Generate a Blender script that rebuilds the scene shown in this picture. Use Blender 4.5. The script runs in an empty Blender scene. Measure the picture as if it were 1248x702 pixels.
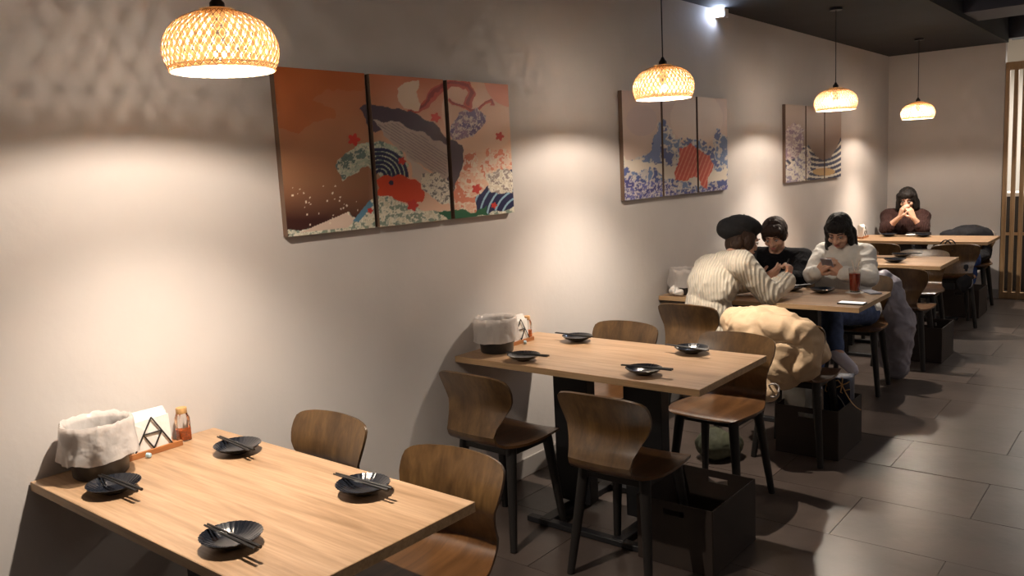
import bpy, bmesh, math, random
import numpy as np
from mathutils import Vector, Matrix, Euler, noise
random.seed(4)
PI = math.pi
D = bpy.data
S = bpy.context.scene
C = S.collection

# ------------------------------------------------------------------ camera
cd = D.cameras.new('camera'); cam = D.objects.new('camera', cd); C.objects.link(cam)
CAMP = Vector((2.6429, -0.9382, 1.5921))
yaw, pitch, roll = 0.6895, -0.139, -0.0507
F_ = Vector((-math.sin(yaw) * math.cos(pitch), math.cos(yaw) * math.cos(pitch), math.sin(pitch)))
R_ = Vector((math.cos(yaw), math.sin(yaw), 0)); U_ = R_.cross(F_)
R2 = R_ * math.cos(roll) + U_ * math.sin(roll); U2 = -R_ * math.sin(roll) + U_ * math.cos(roll)
m = Matrix((R2, U2, -F_)).transposed().to_4x4(); m.translation = CAMP
cam.matrix_world = m
cd.sensor_width = 36; cd.lens = 1002.9 / 1248 * 36; cd.clip_start = 0.05
S.camera = cam

# ------------------------------------------------------------------ world, room lights and added fill, exposure
w = D.worlds.new('world'); S.world = w; w.use_nodes = True
w.node_tree.nodes['Background'].inputs[0].default_value = (0.5, 0.55, 0.7, 1)
w.node_tree.nodes['Background'].inputs[1].default_value = 0.05
S.view_settings.view_transform = 'Standard'; S.view_settings.look = 'None'
S.view_settings.gamma = 1; S.view_settings.use_curve_mapping = False
S.view_settings.exposure = 0.70
BULB = 1300.0
BEAM = 62.0            # the bulbs throw most of their light straight down           # emission strength of the pendant bulbs
BULBC = (1.0, 0.87, 0.73)
def area(name, loc, size, power, col, rot=(0, 0, 0)):
    l = D.lights.new(name, 'AREA'); l.shape = 'RECTANGLE'; l.size, l.size_y = size; l.energy = power; l.color = col
    o = D.objects.new(name, l); o.location = loc; o.rotation_euler = rot; C.objects.link(o); return o
# ceiling fill: unseen lights added over the aisle half for ambient brightness
area('ceiling_fill_light', (3.6, 0.2, 2.88), (1.2, 2.4), 6, (1.0, 0.90, 0.80))
area('ceiling_fill_light', (3.6, 5.0, 2.88), (1.2, 2.4), 16, (0.95, 0.90, 0.88))
area('back_room_light', (1.9, 10.3, 2.6), (1.2, 0.8), 55, (1.0, 0.93, 0.84))

# ------------------------------------------------------------------ materials
def nodes(name):
    mt = D.materials.new(name); mt.use_nodes = True
    nt = mt.node_tree; return mt, nt, nt.nodes['Principled BSDF']
def mat(name, col, rough=0.5, metal=0, var=0.0, scale=8, bump=0.0, bscale=60, trans=0, coat=0, stretch=(1, 1, 1), emit=None, es=0, spec=0.5, sss=0, alpha=1):
    mt, nt, b = nodes(name); N = nt.nodes; L = nt.links
    b.inputs['Base Color'].default_value = (*col, 1); b.inputs['Roughness'].default_value = rough
    b.inputs['Metallic'].default_value = metal; b.inputs['Transmission Weight'].default_value = trans
    b.inputs['Coat Weight'].default_value = coat; b.inputs['Specular IOR Level'].default_value = spec
    b.inputs['Alpha'].default_value = alpha
    if sss: b.inputs['Subsurface Weight'].default_value = sss; b.inputs['Subsurface Scale'].default_value = 0.01
    tc = N.new('ShaderNodeTexCoord'); mp = N.new('ShaderNodeMapping'); mp.inputs['Scale'].default_value = stretch
    L.new(tc.outputs['Object'], mp.inputs['Vector'])
    if var:
        n = N.new('ShaderNodeTexNoise'); n.inputs['Scale'].default_value = scale; n.inputs['Detail'].default_value = 6
        L.new(mp.outputs[0], n.inputs['Vector'])
        r = N.new('ShaderNodeValToRGB'); L.new(n.outputs[0], r.inputs[0])
        r.color_ramp.elements[0].position = 0.3; r.color_ramp.elements[1].position = 0.7
        r.color_ramp.elements[0].color = (*[c * (1 - var) for c in col], 1)
        r.color_ramp.elements[1].color = (*[min(1, c * (1 + var)) for c in col], 1)
        L.new(r.outputs[0], b.inputs['Base Color'])
    if bump:
        n2 = N.new('ShaderNodeTexNoise'); n2.inputs['Scale'].default_value = bscale; n2.inputs['Detail'].default_value = 4
        L.new(mp.outputs[0], n2.inputs['Vector'])
        bp = N.new('ShaderNodeBump'); bp.inputs['Strength'].default_value = bump; bp.inputs['Distance'].default_value = 0.01
        L.new(n2.outputs[0], bp.inputs['Height']); L.new(bp.outputs[0], b.inputs['Normal'])
    if emit: b.inputs['Emission Color'].default_value = (*emit, 1); b.inputs['Emission Strength'].default_value = es
    return mt
def wood(name, c1, c2, c3, rough=0.4, axis='x', fine=1.0, coat=0.0):
    mt, nt, b = nodes(name); N = nt.nodes; L = nt.links
    tc = N.new('ShaderNodeTexCoord'); mp = N.new('ShaderNodeMapping')
    sc = {'x': (1.1, 14, 14), 'z': (14, 14, 1.1), 'y': (14, 1.1, 14)}[axis]
    mp.inputs['Scale'].default_value = [s * fine for s in sc]
    oi = N.new('ShaderNodeObjectInfo'); ad = N.new('ShaderNodeVectorMath'); ad.operation = 'ADD'
    mu = N.new('ShaderNodeMath'); mu.operation = 'MULTIPLY'; mu.inputs[1].default_value = 31
    L.new(oi.outputs['Random'], mu.inputs[0]); L.new(tc.outputs['Object'], ad.inputs[0]); L.new(mu.outputs[0], ad.inputs[1])
    L.new(ad.outputs[0], mp.inputs['Vector'])
    n = N.new('ShaderNodeTexNoise'); n.inputs['Scale'].default_value = 1.6; n.inputs['Detail'].default_value = 8; n.inputs['Roughness'].default_value = 0.62; n.inputs['Distortion'].default_value = 0.6
    L.new(mp.outputs[0], n.inputs['Vector'])
    r = N.new('ShaderNodeValToRGB'); L.new(n.outputs[0], r.inputs[0]); e = r.color_ramp.elements
    e[0].position = 0.30; e[0].color = (*c1, 1); e[1].position = 0.72; e[1].color = (*c3, 1)
    k = e.new(0.5); k.color = (*c2, 1)
    mp2 = N.new('ShaderNodeMapping'); mp2.inputs['Scale'].default_value = [s * fine * (5 if s > 5 else 2.5) for s in sc]
    L.new(ad.outputs[0], mp2.inputs['Vector'])
    n2 = N.new('ShaderNodeTexNoise'); n2.inputs['Scale'].default_value = 1.5; n2.inputs['Detail'].default_value = 3
    L.new(mp2.outputs[0], n2.inputs['Vector'])
    mx = N.new('ShaderNodeMix'); mx.data_type = 'RGBA'; mx.blend_type = 'MULTIPLY'; mx.inputs[0].default_value = 0.35
    r2 = N.new('ShaderNodeValToRGB'); r2.color_ramp.elements[0].position = 0.35; r2.color_ramp.elements[1].position = 0.6
    r2.color_ramp.elements[0].color = (0.5, 0.45, 0.4, 1); r2.color_ramp.elements[1].color = (1, 1, 1, 1)
    L.new(n2.outputs[0], r2.inputs[0]); L.new(r.outputs[0], mx.inputs[6]); L.new(r2.outputs[0], mx.inputs[7])
    L.new(mx.outputs[2], b.inputs['Base Color'])
    b.inputs['Roughness'].default_value = rough; b.inputs['Coat Weight'].default_value = coat; b.inputs['Coat Roughness'].default_value = 0.25
    bp = N.new('ShaderNodeBump'); bp.inputs['Strength'].default_value = 0.08; bp.inputs['Distance'].default_value = 0.002
    L.new(n2.outputs[0], bp.inputs['Height']); L.new(bp.outputs[0], b.inputs['Normal'])
    return mt
M = {}
M['wall'] = mat('painted_plaster', (0.63, 0.585, 0.555), 0.7, var=0.035, scale=2.5, bump=0.12, bscale=22, spec=0.25)
M['soffit'] = mat('black_ceiling_paint', (0.014, 0.015, 0.018), 0.8, var=0.2, scale=3)
M['ceiling'] = mat('brown_grey_ceiling', (0.22, 0.17, 0.14), 0.8, var=0.1, scale=3)
M['beam'] = mat('dark_beam_paint', (0.05, 0.055, 0.08), 0.6)
M['base'] = mat('baseboard_paint', (0.34, 0.31, 0.29), 0.45)
M['tile'] = mat('dark_stone_tile', (0.080, 0.060, 0.051), 0.31, var=0.32, scale=3.0, bump=0.10, bscale=14, spec=0.9)
M['grout'] = mat('dark_grout', (0.055, 0.045, 0.04), 0.9)
M['top'] = wood('oak_laminate', (0.33, 0.20, 0.108), (0.45, 0.285, 0.165), (0.55, 0.365, 0.225), 0.34)
M['edge'] = wood('oak_edge_band', (0.42, 0.27, 0.14), (0.50, 0.33, 0.18), (0.56, 0.38, 0.22), 0.45)
M['black'] = mat('black_painted_steel', (0.012, 0.012, 0.014), 0.42)
M['ply'] = wood('walnut_plywood', (0.055, 0.027, 0.009), (0.098, 0.051, 0.018), (0.15, 0.082, 0.029), 0.32, axis='z', fine=0.8, coat=0.25)
M['plyseat'] = wood('walnut_seat_plywood', (0.060, 0.026, 0.009), (0.10, 0.044, 0.015), (0.15, 0.068, 0.024), 0.28, axis='y', fine=0.8, coat=0.35)
M['leg'] = mat('black_stained_wood', (0.014, 0.012, 0.011), 0.45)
M['basket'] = mat('dark_brown_board', (0.030, 0.019, 0.014), 0.7, var=0.15)
M['dish'] = mat('black_glazed_ceramic', (0.012, 0.014, 0.02), 0.16, coat=0.5)
M['chop'] = mat('black_resin', (0.016, 0.015, 0.015), 0.35)
M['binplastic'] = mat('dark_bin_plastic', (0.018, 0.018, 0.02), 0.35)
M['tray'] = wood('red_brown_wood', (0.30, 0.10, 0.03), (0.42, 0.16, 0.05), (0.52, 0.23, 0.09), 0.45, axis='y')
M['paper'] = mat('white_tissue', (0.85, 0.82, 0.78), 0.9, bump=0.2, bscale=40)
M['wire'] = mat('black_wire', (0.01, 0.01, 0.01), 0.4)
M['cork'] = wood('pale_wood_lid', (0.50, 0.28, 0.10), (0.60, 0.36, 0.15), (0.68, 0.43, 0.2), 0.5, axis='z')
M['spice'] = mat('orange_red_spice', (0.52, 0.11, 0.015), 0.9, var=0.4, scale=200)
M['glass'] = mat('clear_glass', (0.95, 0.93, 0.9), 0.05, trans=1.0)
M['bulb'] = mat('bulb_glow', (1, 0.9, 0.8), 0.3, emit=BULBC, es=BULB)
M['cap'] = mat('pale_blue_plastic', (0.42, 0.60, 0.66), 0.3)
M['slat'] = wood('lattice_oak', (0.32, 0.19, 0.09), (0.42, 0.26, 0.13), (0.50, 0.33, 0.18), 0.5, axis='z')
M['backwall'] = mat('cream_far_wall', (0.75, 0.72, 0.66), 0.8)
M['cabinet'] = mat('dark_cabinet', (0.03, 0.024, 0.02), 0.5)
M['white'] = mat('white_counter', (0.8, 0.78, 0.74), 0.4)
def translucent(name, col, tcol, mixf, rough=0.5, transp=0.0, bump=0.0, bscale=30):
    mt, nt, b = nodes(name); N = nt.nodes; L = nt.links
    b.inputs['Base Color'].default_value = (*col, 1); b.inputs['Roughness'].default_value = rough
    t = N.new('ShaderNodeBsdfTranslucent'); t.inputs[0].default_value = (*tcol, 1)
    mx = N.new('ShaderNodeMixShader'); mx.inputs[0].default_value = mixf
    L.new(b.outputs[0], mx.inputs[1]); L.new(t.outputs[0], mx.inputs[2])
    out = N['Material Output']; last = mx
    if transp:
        tr = N.new('ShaderNodeBsdfTransparent'); m2 = N.new('ShaderNodeMixShader'); m2.inputs[0].default_value = transp
        L.new(mx.outputs[0], m2.inputs[1]); L.new(tr.outputs[0], m2.inputs[2]); last = m2
    L.new(last.outputs[0], out.inputs[0])
    if bump:
        tc = N.new('ShaderNodeTexCoord'); n2 = N.new('ShaderNodeTexNoise'); n2.inputs['Scale'].default_value = bscale
        L.new(tc.outputs['Object'], n2.inputs['Vector'])
        bp = N.new('ShaderNodeBump'); bp.inputs['Strength'].default_value = bump; bp.inputs['Distance'].default_value = 0.01
        L.new(n2.outputs[0], bp.inputs['Height']); L.new(bp.outputs[0], b.inputs['Normal'])
    return mt
M['bamboo'] = translucent('bamboo_strip', (0.90, 0.78, 0.60), (0.98, 0.80, 0.56), 0.42, 0.5)
M['rattan'] = mat('brown_rattan', (0.22, 0.085, 0.03), .5)
M['liner'] = translucent('thin_plastic_film', (0.93, 0.87, 0.83), (0.95, 0.88, 0.83), 0.45, 0.12, 0.18, 0.7, 30)

# ------------------------------------------------------------------ helpers
def tag(o, label, cat, group=None, kind=None):
    o['label'] = label; o['category'] = cat
    if group: o['group'] = group
    if kind: o['kind'] = kind
    return o
def thing(name, label, cat, loc=(0, 0, 0), rz=0, group=None):
    o = D.objects.new(name, None); C.objects.link(o); o.location = loc; o.rotation_euler = (0, 0, rz)
    o.empty_display_size = 0.05
    return tag(o, label, cat, group)
def obj(name, bm, mt, parent=None, smooth=True, bevel=0):
    if isinstance(bm, bmesh.types.BMesh):
        bmesh.ops.recalc_face_normals(bm, faces=bm.faces)
        me = D.meshes.new(name); bm.to_mesh(me); bm.free()
    else: me = bm
    if mt is not None: me.materials.clear(); me.materials.append(mt)
    if smooth:
        me.polygons.foreach_set('use_smooth', [True] * len(me.polygons))
        try: me.set_sharp_from_angle(angle=math.radians(40))
        except Exception: pass
    o = D.objects.new(name, me); C.objects.link(o)
    if parent: o.parent = parent
    if bevel:
        bv = o.modifiers.new('bevel', 'BEVEL'); bv.width = bevel; bv.segments = 2
    return o
def struct(name, bm, mt, parent=None, **k):
    o = obj(name, bm, mt, parent, **k)
    if not parent: o['kind'] = 'structure'
    return o
def cp(o, parent=None, **k):
    c = o.copy(); C.objects.link(c)
    if parent: c.parent = parent
    for ch in list(o.children): cp(ch, c)
    return c
def dup(o, loc, rz, label, group=None):
    c = cp(o); c.location = loc; c.rotation_euler = (0, 0, rz); c['label'] = label
    if group: c['group'] = group
    return c
def box(bm, x0, x1, y0, y1, z0, z1, mtx=None):
    vs = [bm.verts.new((x, y, z)) for x in (x0, x1) for y in (y0, y1) for z in (z0, z1)]
    for f in ((0, 1, 3, 2), (4, 6, 7, 5), (0, 4, 5, 1), (2, 3, 7, 6), (0, 2, 6, 4), (1, 5, 7, 3)):
        bm.faces.new([vs[i] for i in f])
    if mtx is not None: bmesh.ops.transform(bm, matrix=mtx, verts=vs)
    return vs
def bx(*a, **k):
    bm = bmesh.new(); box(bm, *a, **k); return bm
def lathe(bm, prof, n=32, cap0=True, cap1=True, fn=None, mtx=None):
    rings = []
    for i, (r, z) in enumerate(prof):
        ring = []
        for k in range(n):
            a = 2 * PI * k / n; rr, zz = (r, z) if fn is None else fn(r, z, a, i)
            ring.append(bm.verts.new((rr * math.cos(a), rr * math.sin(a), zz)))
        rings.append(ring)
    for a, b in zip(rings, rings[1:]):
        for k in range(n): bm.faces.new((a[k], a[(k + 1) % n], b[(k + 1) % n], b[k]))
    if cap0: bm.faces.new(rings[0][::-1])
    if cap1: bm.faces.new(rings[-1])
    if mtx is not None: bmesh.ops.transform(bm, matrix=mtx, verts=[v for r in rings for v in r])
    return rings
def frame_from(d):
    d = Vector(d).normalized(); u = Vector((0, 0, 1)) if abs(d.z) < 0.9 else Vector((1, 0, 0))
    a = d.cross(u).normalized(); return a, a.cross(d).normalized(), d
def tube(bm, pts, r, n=8, cap=True, sq=1.0):
    pts = [Vector(p) for p in pts]; rs = r if isinstance(r, (list, tuple)) else [r] * len(pts)
    rings = []
    a0 = None
    for i, p in enumerate(pts):
        d = (pts[min(i + 1, len(pts) - 1)] - pts[max(i - 1, 0)])
        if a0 is None: a, b, d = frame_from(d)
        else:
            d.normalize(); a = (a0 - d * a0.dot(d)).normalized(); b = a.cross(d)
        a0 = a
        rings.append([bm.verts.new(p + (a * math.cos(2 * PI * (k + .5) / n) + b * math.sin(2 * PI * (k + .5) / n) * sq) * rs[i]) for k in range(n)])
    for x, y in zip(rings, rings[1:]):
        for k in range(n): bm.faces.new((x[k], x[(k + 1) % n], y[(k + 1) % n], y[k]))
    if cap: bm.faces.new(rings[0][::-1]); bm.faces.new(rings[-1])
    return rings
def capsule(bm, p0, r0, p1, r1, n=14):
    """closed tapered capsule, sampled as rings"""
    p0 = Vector(p0); p1 = Vector(p1); a, b, d = frame_from(p1 - p0) if (p1 - p0).length > 1e-6 else frame_from((0, 0, 1))
    L = (p1 - p0).length; prof = []
    for i in range(1, 6): t = PI / 2 * (1 - i / 5); prof.append((-r0 * math.sin(t), r0 * math.cos(t)))
    for i in range(0, 5): t = PI / 2 * i / 5; prof.append((L + r1 * math.sin(t), r1 * math.cos(t)))
    rings = [[bm.verts.new(p0 + d * h + (a * math.cos(2 * PI * k / n) + b * math.sin(2 * PI * k / n)) * rr) for k in range(n)] for h, rr in prof]
    for x, y in zip(rings, rings[1:]):
        for k in range(n): bm.faces.new((x[k], x[(k + 1) % n], y[(k + 1) % n], y[k]))
    v0 = bm.verts.new(p0 - d * r0); v1 = bm.verts.new(p1 + d * r1)
    for k in range(n):
        bm.faces.new((v0, rings[0][(k + 1) % n], rings[0][k])); bm.faces.new((v1, rings[-1][k], rings[-1][(k + 1) % n]))
def ell(bm, c, r, rot=None, n=16):
    """ellipsoid; rot = 3x3 whose columns are the local axes"""
    c = Vector(c); rot = rot or Matrix.Identity(3)
    mt = Matrix.Translation(c) @ rot.to_4x4() @ Matrix.Diagonal((*r, 1))
    bmesh.ops.create_uvsphere(bm, u_segments=n, v_segments=n // 2 + 2, radius=1, matrix=mt)
def fuse(name, bm, mt, parent=None, voxel=0.006, smooth=4, wrinkle=None):
    """join overlapping closed volumes into one continuous surface"""
    bmesh.ops.recalc_face_normals(bm, faces=bm.faces)
    me = D.meshes.new(name); bm.to_mesh(me); bm.free()
    o = D.objects.new(name, me); C.objects.link(o)
    r = o.modifiers.new('r', 'REMESH'); r.mode = 'VOXEL'; r.voxel_size = voxel
    s = o.modifiers.new('s', 'SMOOTH'); s.iterations = smooth; s.factor = 0.5
    dg = bpy.context.evaluated_depsgraph_get(); dg.update()
    nm = D.meshes.new_from_object(o.evaluated_get(dg)); nm.name = name
    D.objects.remove(o); D.meshes.remove(me)
    if wrinkle:
        n = len(nm.vertices); co = np.empty(n * 3); nm.vertices.foreach_get('co', co)
        no = np.empty(n * 3); nm.vertices.foreach_get('normal', no)
        co = co.reshape(-1, 3); no = no.reshape(-1, 3)
        dsp = np.array([wrinkle(Vector(c)) for c in co])
        co += no * dsp[:, None]; nm.vertices.foreach_set('co', co.ravel()); nm.update()
    return obj(name, nm, mt, parent)
def ridged(p, s, amp, sx=(1, 1, 1)):
    q = Vector((p.x * sx[0], p.y * sx[1], p.z * sx[2])) * s
    q += noise.noise_vector(q * 0.6) * 0.9
    return (0.35 - abs(noise.noise(q))) * amp

# ------------------------------------------------------------------ the room
YB = 9.06; XB = 1.13; ZC = 2.66; XR = 4.9; YN = -2.6; ZH = 2.95
struct('wall_left', bx(-0.12, 0, YN, YB + 0.1, 0, ZH), M['wall'], smooth=False)
struct('wall_back', bx(0, XB, YB, YB + 0.1, 0, ZC + 0.005), M['wall'], smooth=False)
struct('wall_right', bx(XR, XR + .12, YN, 11.6, 0, ZH), M['wall'], smooth=False)
struct('wall_front', bx(-.12, XR + .12, YN - .12, YN, 0, ZH), M['wall'], smooth=False)
struct('wall_far', bx(-.12, XR + .12, 11.5, 11.62, 0, ZH), M['backwall'], smooth=False)
struct('wall_side', bx(-.12, 0, YB + .1, 11.5, 0, ZH), M['backwall'], smooth=False)
struct('ceiling', bx(-.12, XR + .12, YN, 11.6, ZH, ZH + .1), M['ceiling'], smooth=False)
struct('trim_1', bx(0, 1.15, YN, YB + .02, ZC, ZH), M['soffit'], smooth=False)          # black soffit along the wall
for k, (y0, y1) in enumerate(((1.2, 1.9), (4.0, 4.7), (6.85, 7.45), (9.08, 9.3))):
    struct('trim_%d' % (k + 2), bx(1.15, XR, y0, y1, 2.70, ZH), M['beam'], smooth=False)
fl = struct('floor', bx(-.12, XR + .12, YN, 11.6, -0.12, -0.006), M['grout'], smooth=False)
tiles = {}
for j in range(26):
    y0 = 2.45 + 0.47 * (j - 11)
    y1 = y0 + 0.47
    if y0 > 9.3: break
    xs = [0.63 + 0.90 * k + (0 if (j - 11) % 2 == 0 else 0.45) for k in range(-2, 6)]
    y0 = max(y0, YN)
    for a in xs:
        x0, x1 = max(a, 0), min(a + 0.90, XR)
        if x1 - x0 < 0.03 or y1 - y0 < .03: continue
        key = (round(x1 - x0, 3), round(y1 - y0, 3))
        if key not in tiles:
            hx, hy = (x1 - x0) / 2 - .0015, (y1 - y0) / 2 - .0015
            o = obj('tile', bx(-hx, hx, -hy, hy, -0.012, 0), M['tile'], fl, smooth=False); tiles[key] = o
        else: o = tiles[key].copy(); C.objects.link(o)
        o.location = ((x0 + x1) / 2, (y0 + y1) / 2, random.uniform(-.0006, .0004)); o.parent = fl
bm = bmesh.new(); box(bm, 0, .012, YN, YB, 0, .10); struct('baseboard_left', bm, M['base'], bevel=.003)
struct('baseboard_back', bx(.012, XB, YB - .012, YB, 0, .10), M['base'], bevel=.003)
# timber lattice screen beside the back wall
lat = thing('lattice_screen', 'tall oak slat screen standing beside the end of the back wall', 'screen', (1.135, YB, 0))
obj('top_rail', bx(0, 1.6, 0.0, .06, 2.38, 2.46), M['slat'], lat, bevel=.003)
obj('bottom_rail', bx(0, 1.6, 0.0, .06, 0, .07), M['slat'], lat, bevel=.003)
sl = None
for k in range(20):
    if sl is None: sl = obj('slat', bx(0, .038, 0, .055, .07, 2.38), M['slat'], lat, bevel=.003); o = sl
    else: o = sl.copy(); C.objects.link(o)
    o.location = (k * .077, .002, 0)
# what shows through the slats: a counter with shelves
ct = thing('service_counter', 'dark service counter with a white top behind the slat screen', 'counter', (1.2, 9.75, 0))
obj('counter_body', bx(-.6, 2.4, 0, .45, 0, 1.05), M['cabinet'], ct, bevel=.004)
obj('counter_top', bx(-.62, 2.42, -.03, .47, 1.05, 1.09), M['white'], ct, bevel=.004)
obj('shelf', bx(-.58, 2.38, -.06, .0, .62, .65), M['slat'], ct)

# ------------------------------------------------------------------ tables
def table(name_label, x1, y0, y1, i):
    yc = (y0 + y1) / 2
    t = thing('dining_table', name_label, 'table', (0, yc, 0), 0, 'wood topped dining tables along the wall')
    h = (y1 - y0) / 2
    bm = bx(0.004, x1, -h, h, .7215, .75); obj('tabletop', bm, M['top'], t, bevel=.0012)
    bm = bmesh.new()
    e = .0015
    obj('edge_band', ebm(x1, h), M['edge'], t, smooth=False)
    for k, cx in enumerate((.455, .84)):
        c = obj('column', bx(cx - .095, cx + .095, -.035, .035, .03, .7215), M['black'], t, bevel=.004)
        f = obj('foot', bx(cx - .03, cx + .03, -h + .05, h - .05, 0, .03), M['black'], t, bevel=.004)
    for s in (-1, 1): obj('foot_rail', bx(.36, 1.02, s * (h - .06) - .02, s * (h - .06) + .02, .002, .028), M['black'], t, bevel=.003)
    obj('mounting_plate', bx(.30, 1.0, -.12, .12, .7155, .7215), M['black'], t)
    return t
def ebm(x1, h):
    bm = bmesh.new(); e = .0012
    box(bm, .004, x1 + e, -h - e, -h, .7225, .7492); box(bm, .004, x1 + e, h, h + e, .7225, .7492); box(bm, x1, x1 + e, -h, h, .7225, .7492)
    return bm
TY = [(-.045, .559), (1.815, 2.452), (3.762, 4.399), (5.713, 6.35), (7.567, 8.204)]
TX = [1.245, 1.259, 1.259, 1.259, 1.259]
TL = ['oak topped table nearest the camera, cut by the bottom of the frame',
      'oak topped table in the middle with four black dishes, second from the camera',
      'oak topped table with three people seated around it',
      'oak topped table between the three people and the lone diner',
      'oak topped table at the back wall where one person sits']
for i in range(5): table(TL[i], TX[i], *TY[i], i)

# ------------------------------------------------------------------ chairs
def shell_pt(s, t):
    P = [(.190, .436, .27), (.186, .441, .33), (.165, .449, .37), (.10, .450, .392), (.02, .446, .400), (-.06, .444, .385), (-.12, .447, .345), (-.163, .454, .305),
         (-.200, .472, .280), (-.214, .502, .272), (-.200, .545, .285), (-.180, .585, .320), (-.169, .616, .354), (-.174, .650, .384), (-.187, .688, .400), (-.201, .722, .400), (-.211, .745, .388), (-.216, .758, .355), (-.218, .764, .310), (-.219, .7675, .24)]
    x = s * (len(P) - 1); i = min(int(x), len(P) - 2); f = x - i
    y, z, w_ = [P[i][k] * (1 - f) + P[i + 1][k] * f for k in range(3)]
    a = Vector((0, P[i + 1][0] - P[i][0], P[i + 1][1] - P[i][1])).normalized()
    nrm = Vector((0, -a.z, a.y)) ; nrm = -nrm if nrm.z < 0 and s < .4 else nrm
    up = max(0, min(1, (s - .35) / .3))
    q = (t * w_ / .40) ** 2
    yb = y + .030 * q * up
    tp = max(0, (s - .72) / .28)
    zb = z + .008 * q * (1 - up) - .013 * q * tp
    # the top edge is a soft arch
    return Vector((t * w_ / 2, yb, zb)), nrm
def shell(s0, s1, ns, th=.011, nt=12):
    bm = bmesh.new(); fr = []; bk = []
    for i in range(ns + 1):
        s = s0 + (s1 - s0) * i / ns; a = []; b = []
        p0, _ = shell_pt(max(0, s - .01), 0); p1, _ = shell_pt(min(1, s + .01), 0)
        d = (p1 - p0).normalized(); n = Vector((0, d.z, -d.y)); n = Vector((0, n.y, n.z))
        # n points to the underside / rear
        if n.z > 0: n = -n
        if s > .44: n = Vector((0, -abs(n.y), n.z if n.z < 0 else -n.z))
        for k in range(nt + 1):
            t = -1 + 2 * k / nt; p, _ = shell_pt(s, t); a.append(bm.verts.new(p)); b.append(bm.verts.new(p + n * th))
        fr.append(a); bk.append(b)
    for G in (fr, bk):
        for i in range(ns):
            for k in range(nt): bm.faces.new((G[i][k], G[i][k + 1], G[i + 1][k + 1], G[i + 1][k]))
    for i in range(ns):
        for k in (0, nt): bm.faces.new((fr[i][k], fr[i + 1][k], bk[i + 1][k], bk[i][k]))
    for i in (0, ns):
        for k in range(nt): bm.faces.new((fr[i][k], fr[i][k + 1], bk[i][k + 1], bk[i][k]))
    return bm
SP = 8.6 / 19
def make_chair(label):
    t = thing('dining_chair', label, 'chair', (0, 0, 0), 0, 'plywood dining chairs at the tables')
    obj('seat', shell(0, SP, 22), M['plyseat'], t)
    obj('backrest', shell(SP, 1, 24), M['ply'], t)
    for sx in (-1, 1):
        for y0, y1 in ((.13, .175), (-.11, -.175)):
            bm = bmesh.new(); tube(bm, [(sx * .135, y0, .435), (sx * .178, y1, 0)], [.024, .0155], 12); obj('leg', bm, M['leg'], t)
    bm = bmesh.new()
    box(bm, -.135, .135, .115, .14, .40, .432); box(bm, -.135, .135, -.125, -.10, .40, .432)
    box(bm, -.147, -.123, -.11, .13, .40, .432); box(bm, .123, .147, -.11, .13, .40, .432)
    obj('seat_frame', bm, M['leg'], t, bevel=.003)
    return t
CH = [ # x, y(centre), rot, label
    (.30, .655, PI, 'dark plywood chair at the wall side of the nearest table, on its far side'),
    (.965, .60, PI + .06, 'dark plywood chair at the aisle side of the nearest table, on its far side'),
    (.335, 1.755, -.03, 'brown plywood chair seen from behind, by the wall at the second table'),
    (.99, 1.735, .0, 'brown plywood chair seen from behind, on the aisle side of the second table'),
    (.335, 2.62, PI, 'brown plywood chair behind the second table near the wall, only its back top showing'),
    (.975, 2.585, PI - .04, 'plywood chair with a lit reddish seat behind the aisle end of the second table'),
    (.36, 3.66, -.04, 'brown plywood chair that the person in the cream sweater sits on'),
    (1.06, 3.36, .03, 'plywood chair under the beige coat at the table with three people'),
    (.40, 4.86, PI, 'plywood chair under the person in black'),
    (.93, 4.82, PI + .08, 'plywood chair under the person in the white jacket'),
    (.40, 5.60, 0, 'plywood chair at the wall side of the fourth table, seen from behind'),
    (1.03, 5.66, 0, 'plywood chair with a dark back at the aisle end of the fourth table, near side'),
    (.36, 6.52, PI, 'plywood chair at the wall side of the fourth table, far side'),
    (.93, 6.50, PI, 'pale-lit plywood chair at the aisle end of the fourth table, far side'),
    (.40, 7.42, 0, 'plywood chair at the wall side of the back table, near side'),
    (1.0, 7.40, .35, 'plywood chair carrying a black bag at the aisle end of the back table'),
    (.36, 8.45, PI, 'plywood chair under the lone diner in maroon'),
    (.97, 8.42, PI, 'plywood chair heaped with a black coat by the back wall'),
]
c0 = None
for x, y, rz, lb in CH:
    if c0 is None: c0 = make_chair(lb); c0.location = (x, y, 0); c0.rotation_euler = (0, 0, rz)
    else: dup(c0, (x, y, 0), rz, lb)

# ------------------------------------------------------------------ pendant lamps
def shade_r(z):        # z above the rim
    P = [(0, .147), (.012, .152), (.03, .159), (.055, .1635), (.08, .159), (.105, .145), (.125, .125), (.142, .096), (.153, .066), (.157, .045)]
    P = [(a, b * .925) for a, b in P]
    for (a, ra), (b, rb) in zip(P, P[1:]):
        if z <= b: return ra + (rb - ra) * (z - a) / (b - a)
    return P[-1][1]
def ribbon(bm, pts, nrm, wd, th):
    rings = []
    for i, p in enumerate(pts):
        d = (pts[min(i + 1, len(pts) - 1)] - pts[max(0, i - 1)]).normalized(); n = nrm[i]; s = d.cross(n).normalized()
        rings.append([bm.verts.new(p + s * wd / 2 * a + n * th / 2 * b) for a, b in ((-1, -1), (1, -1), (1, 1), (-1, 1))])
    for x, y in zip(rings, rings[1:]):
        for k in range(4): bm.faces.new((x[k], x[(k + 1) % 4], y[(k + 1) % 4], y[k]))
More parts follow.
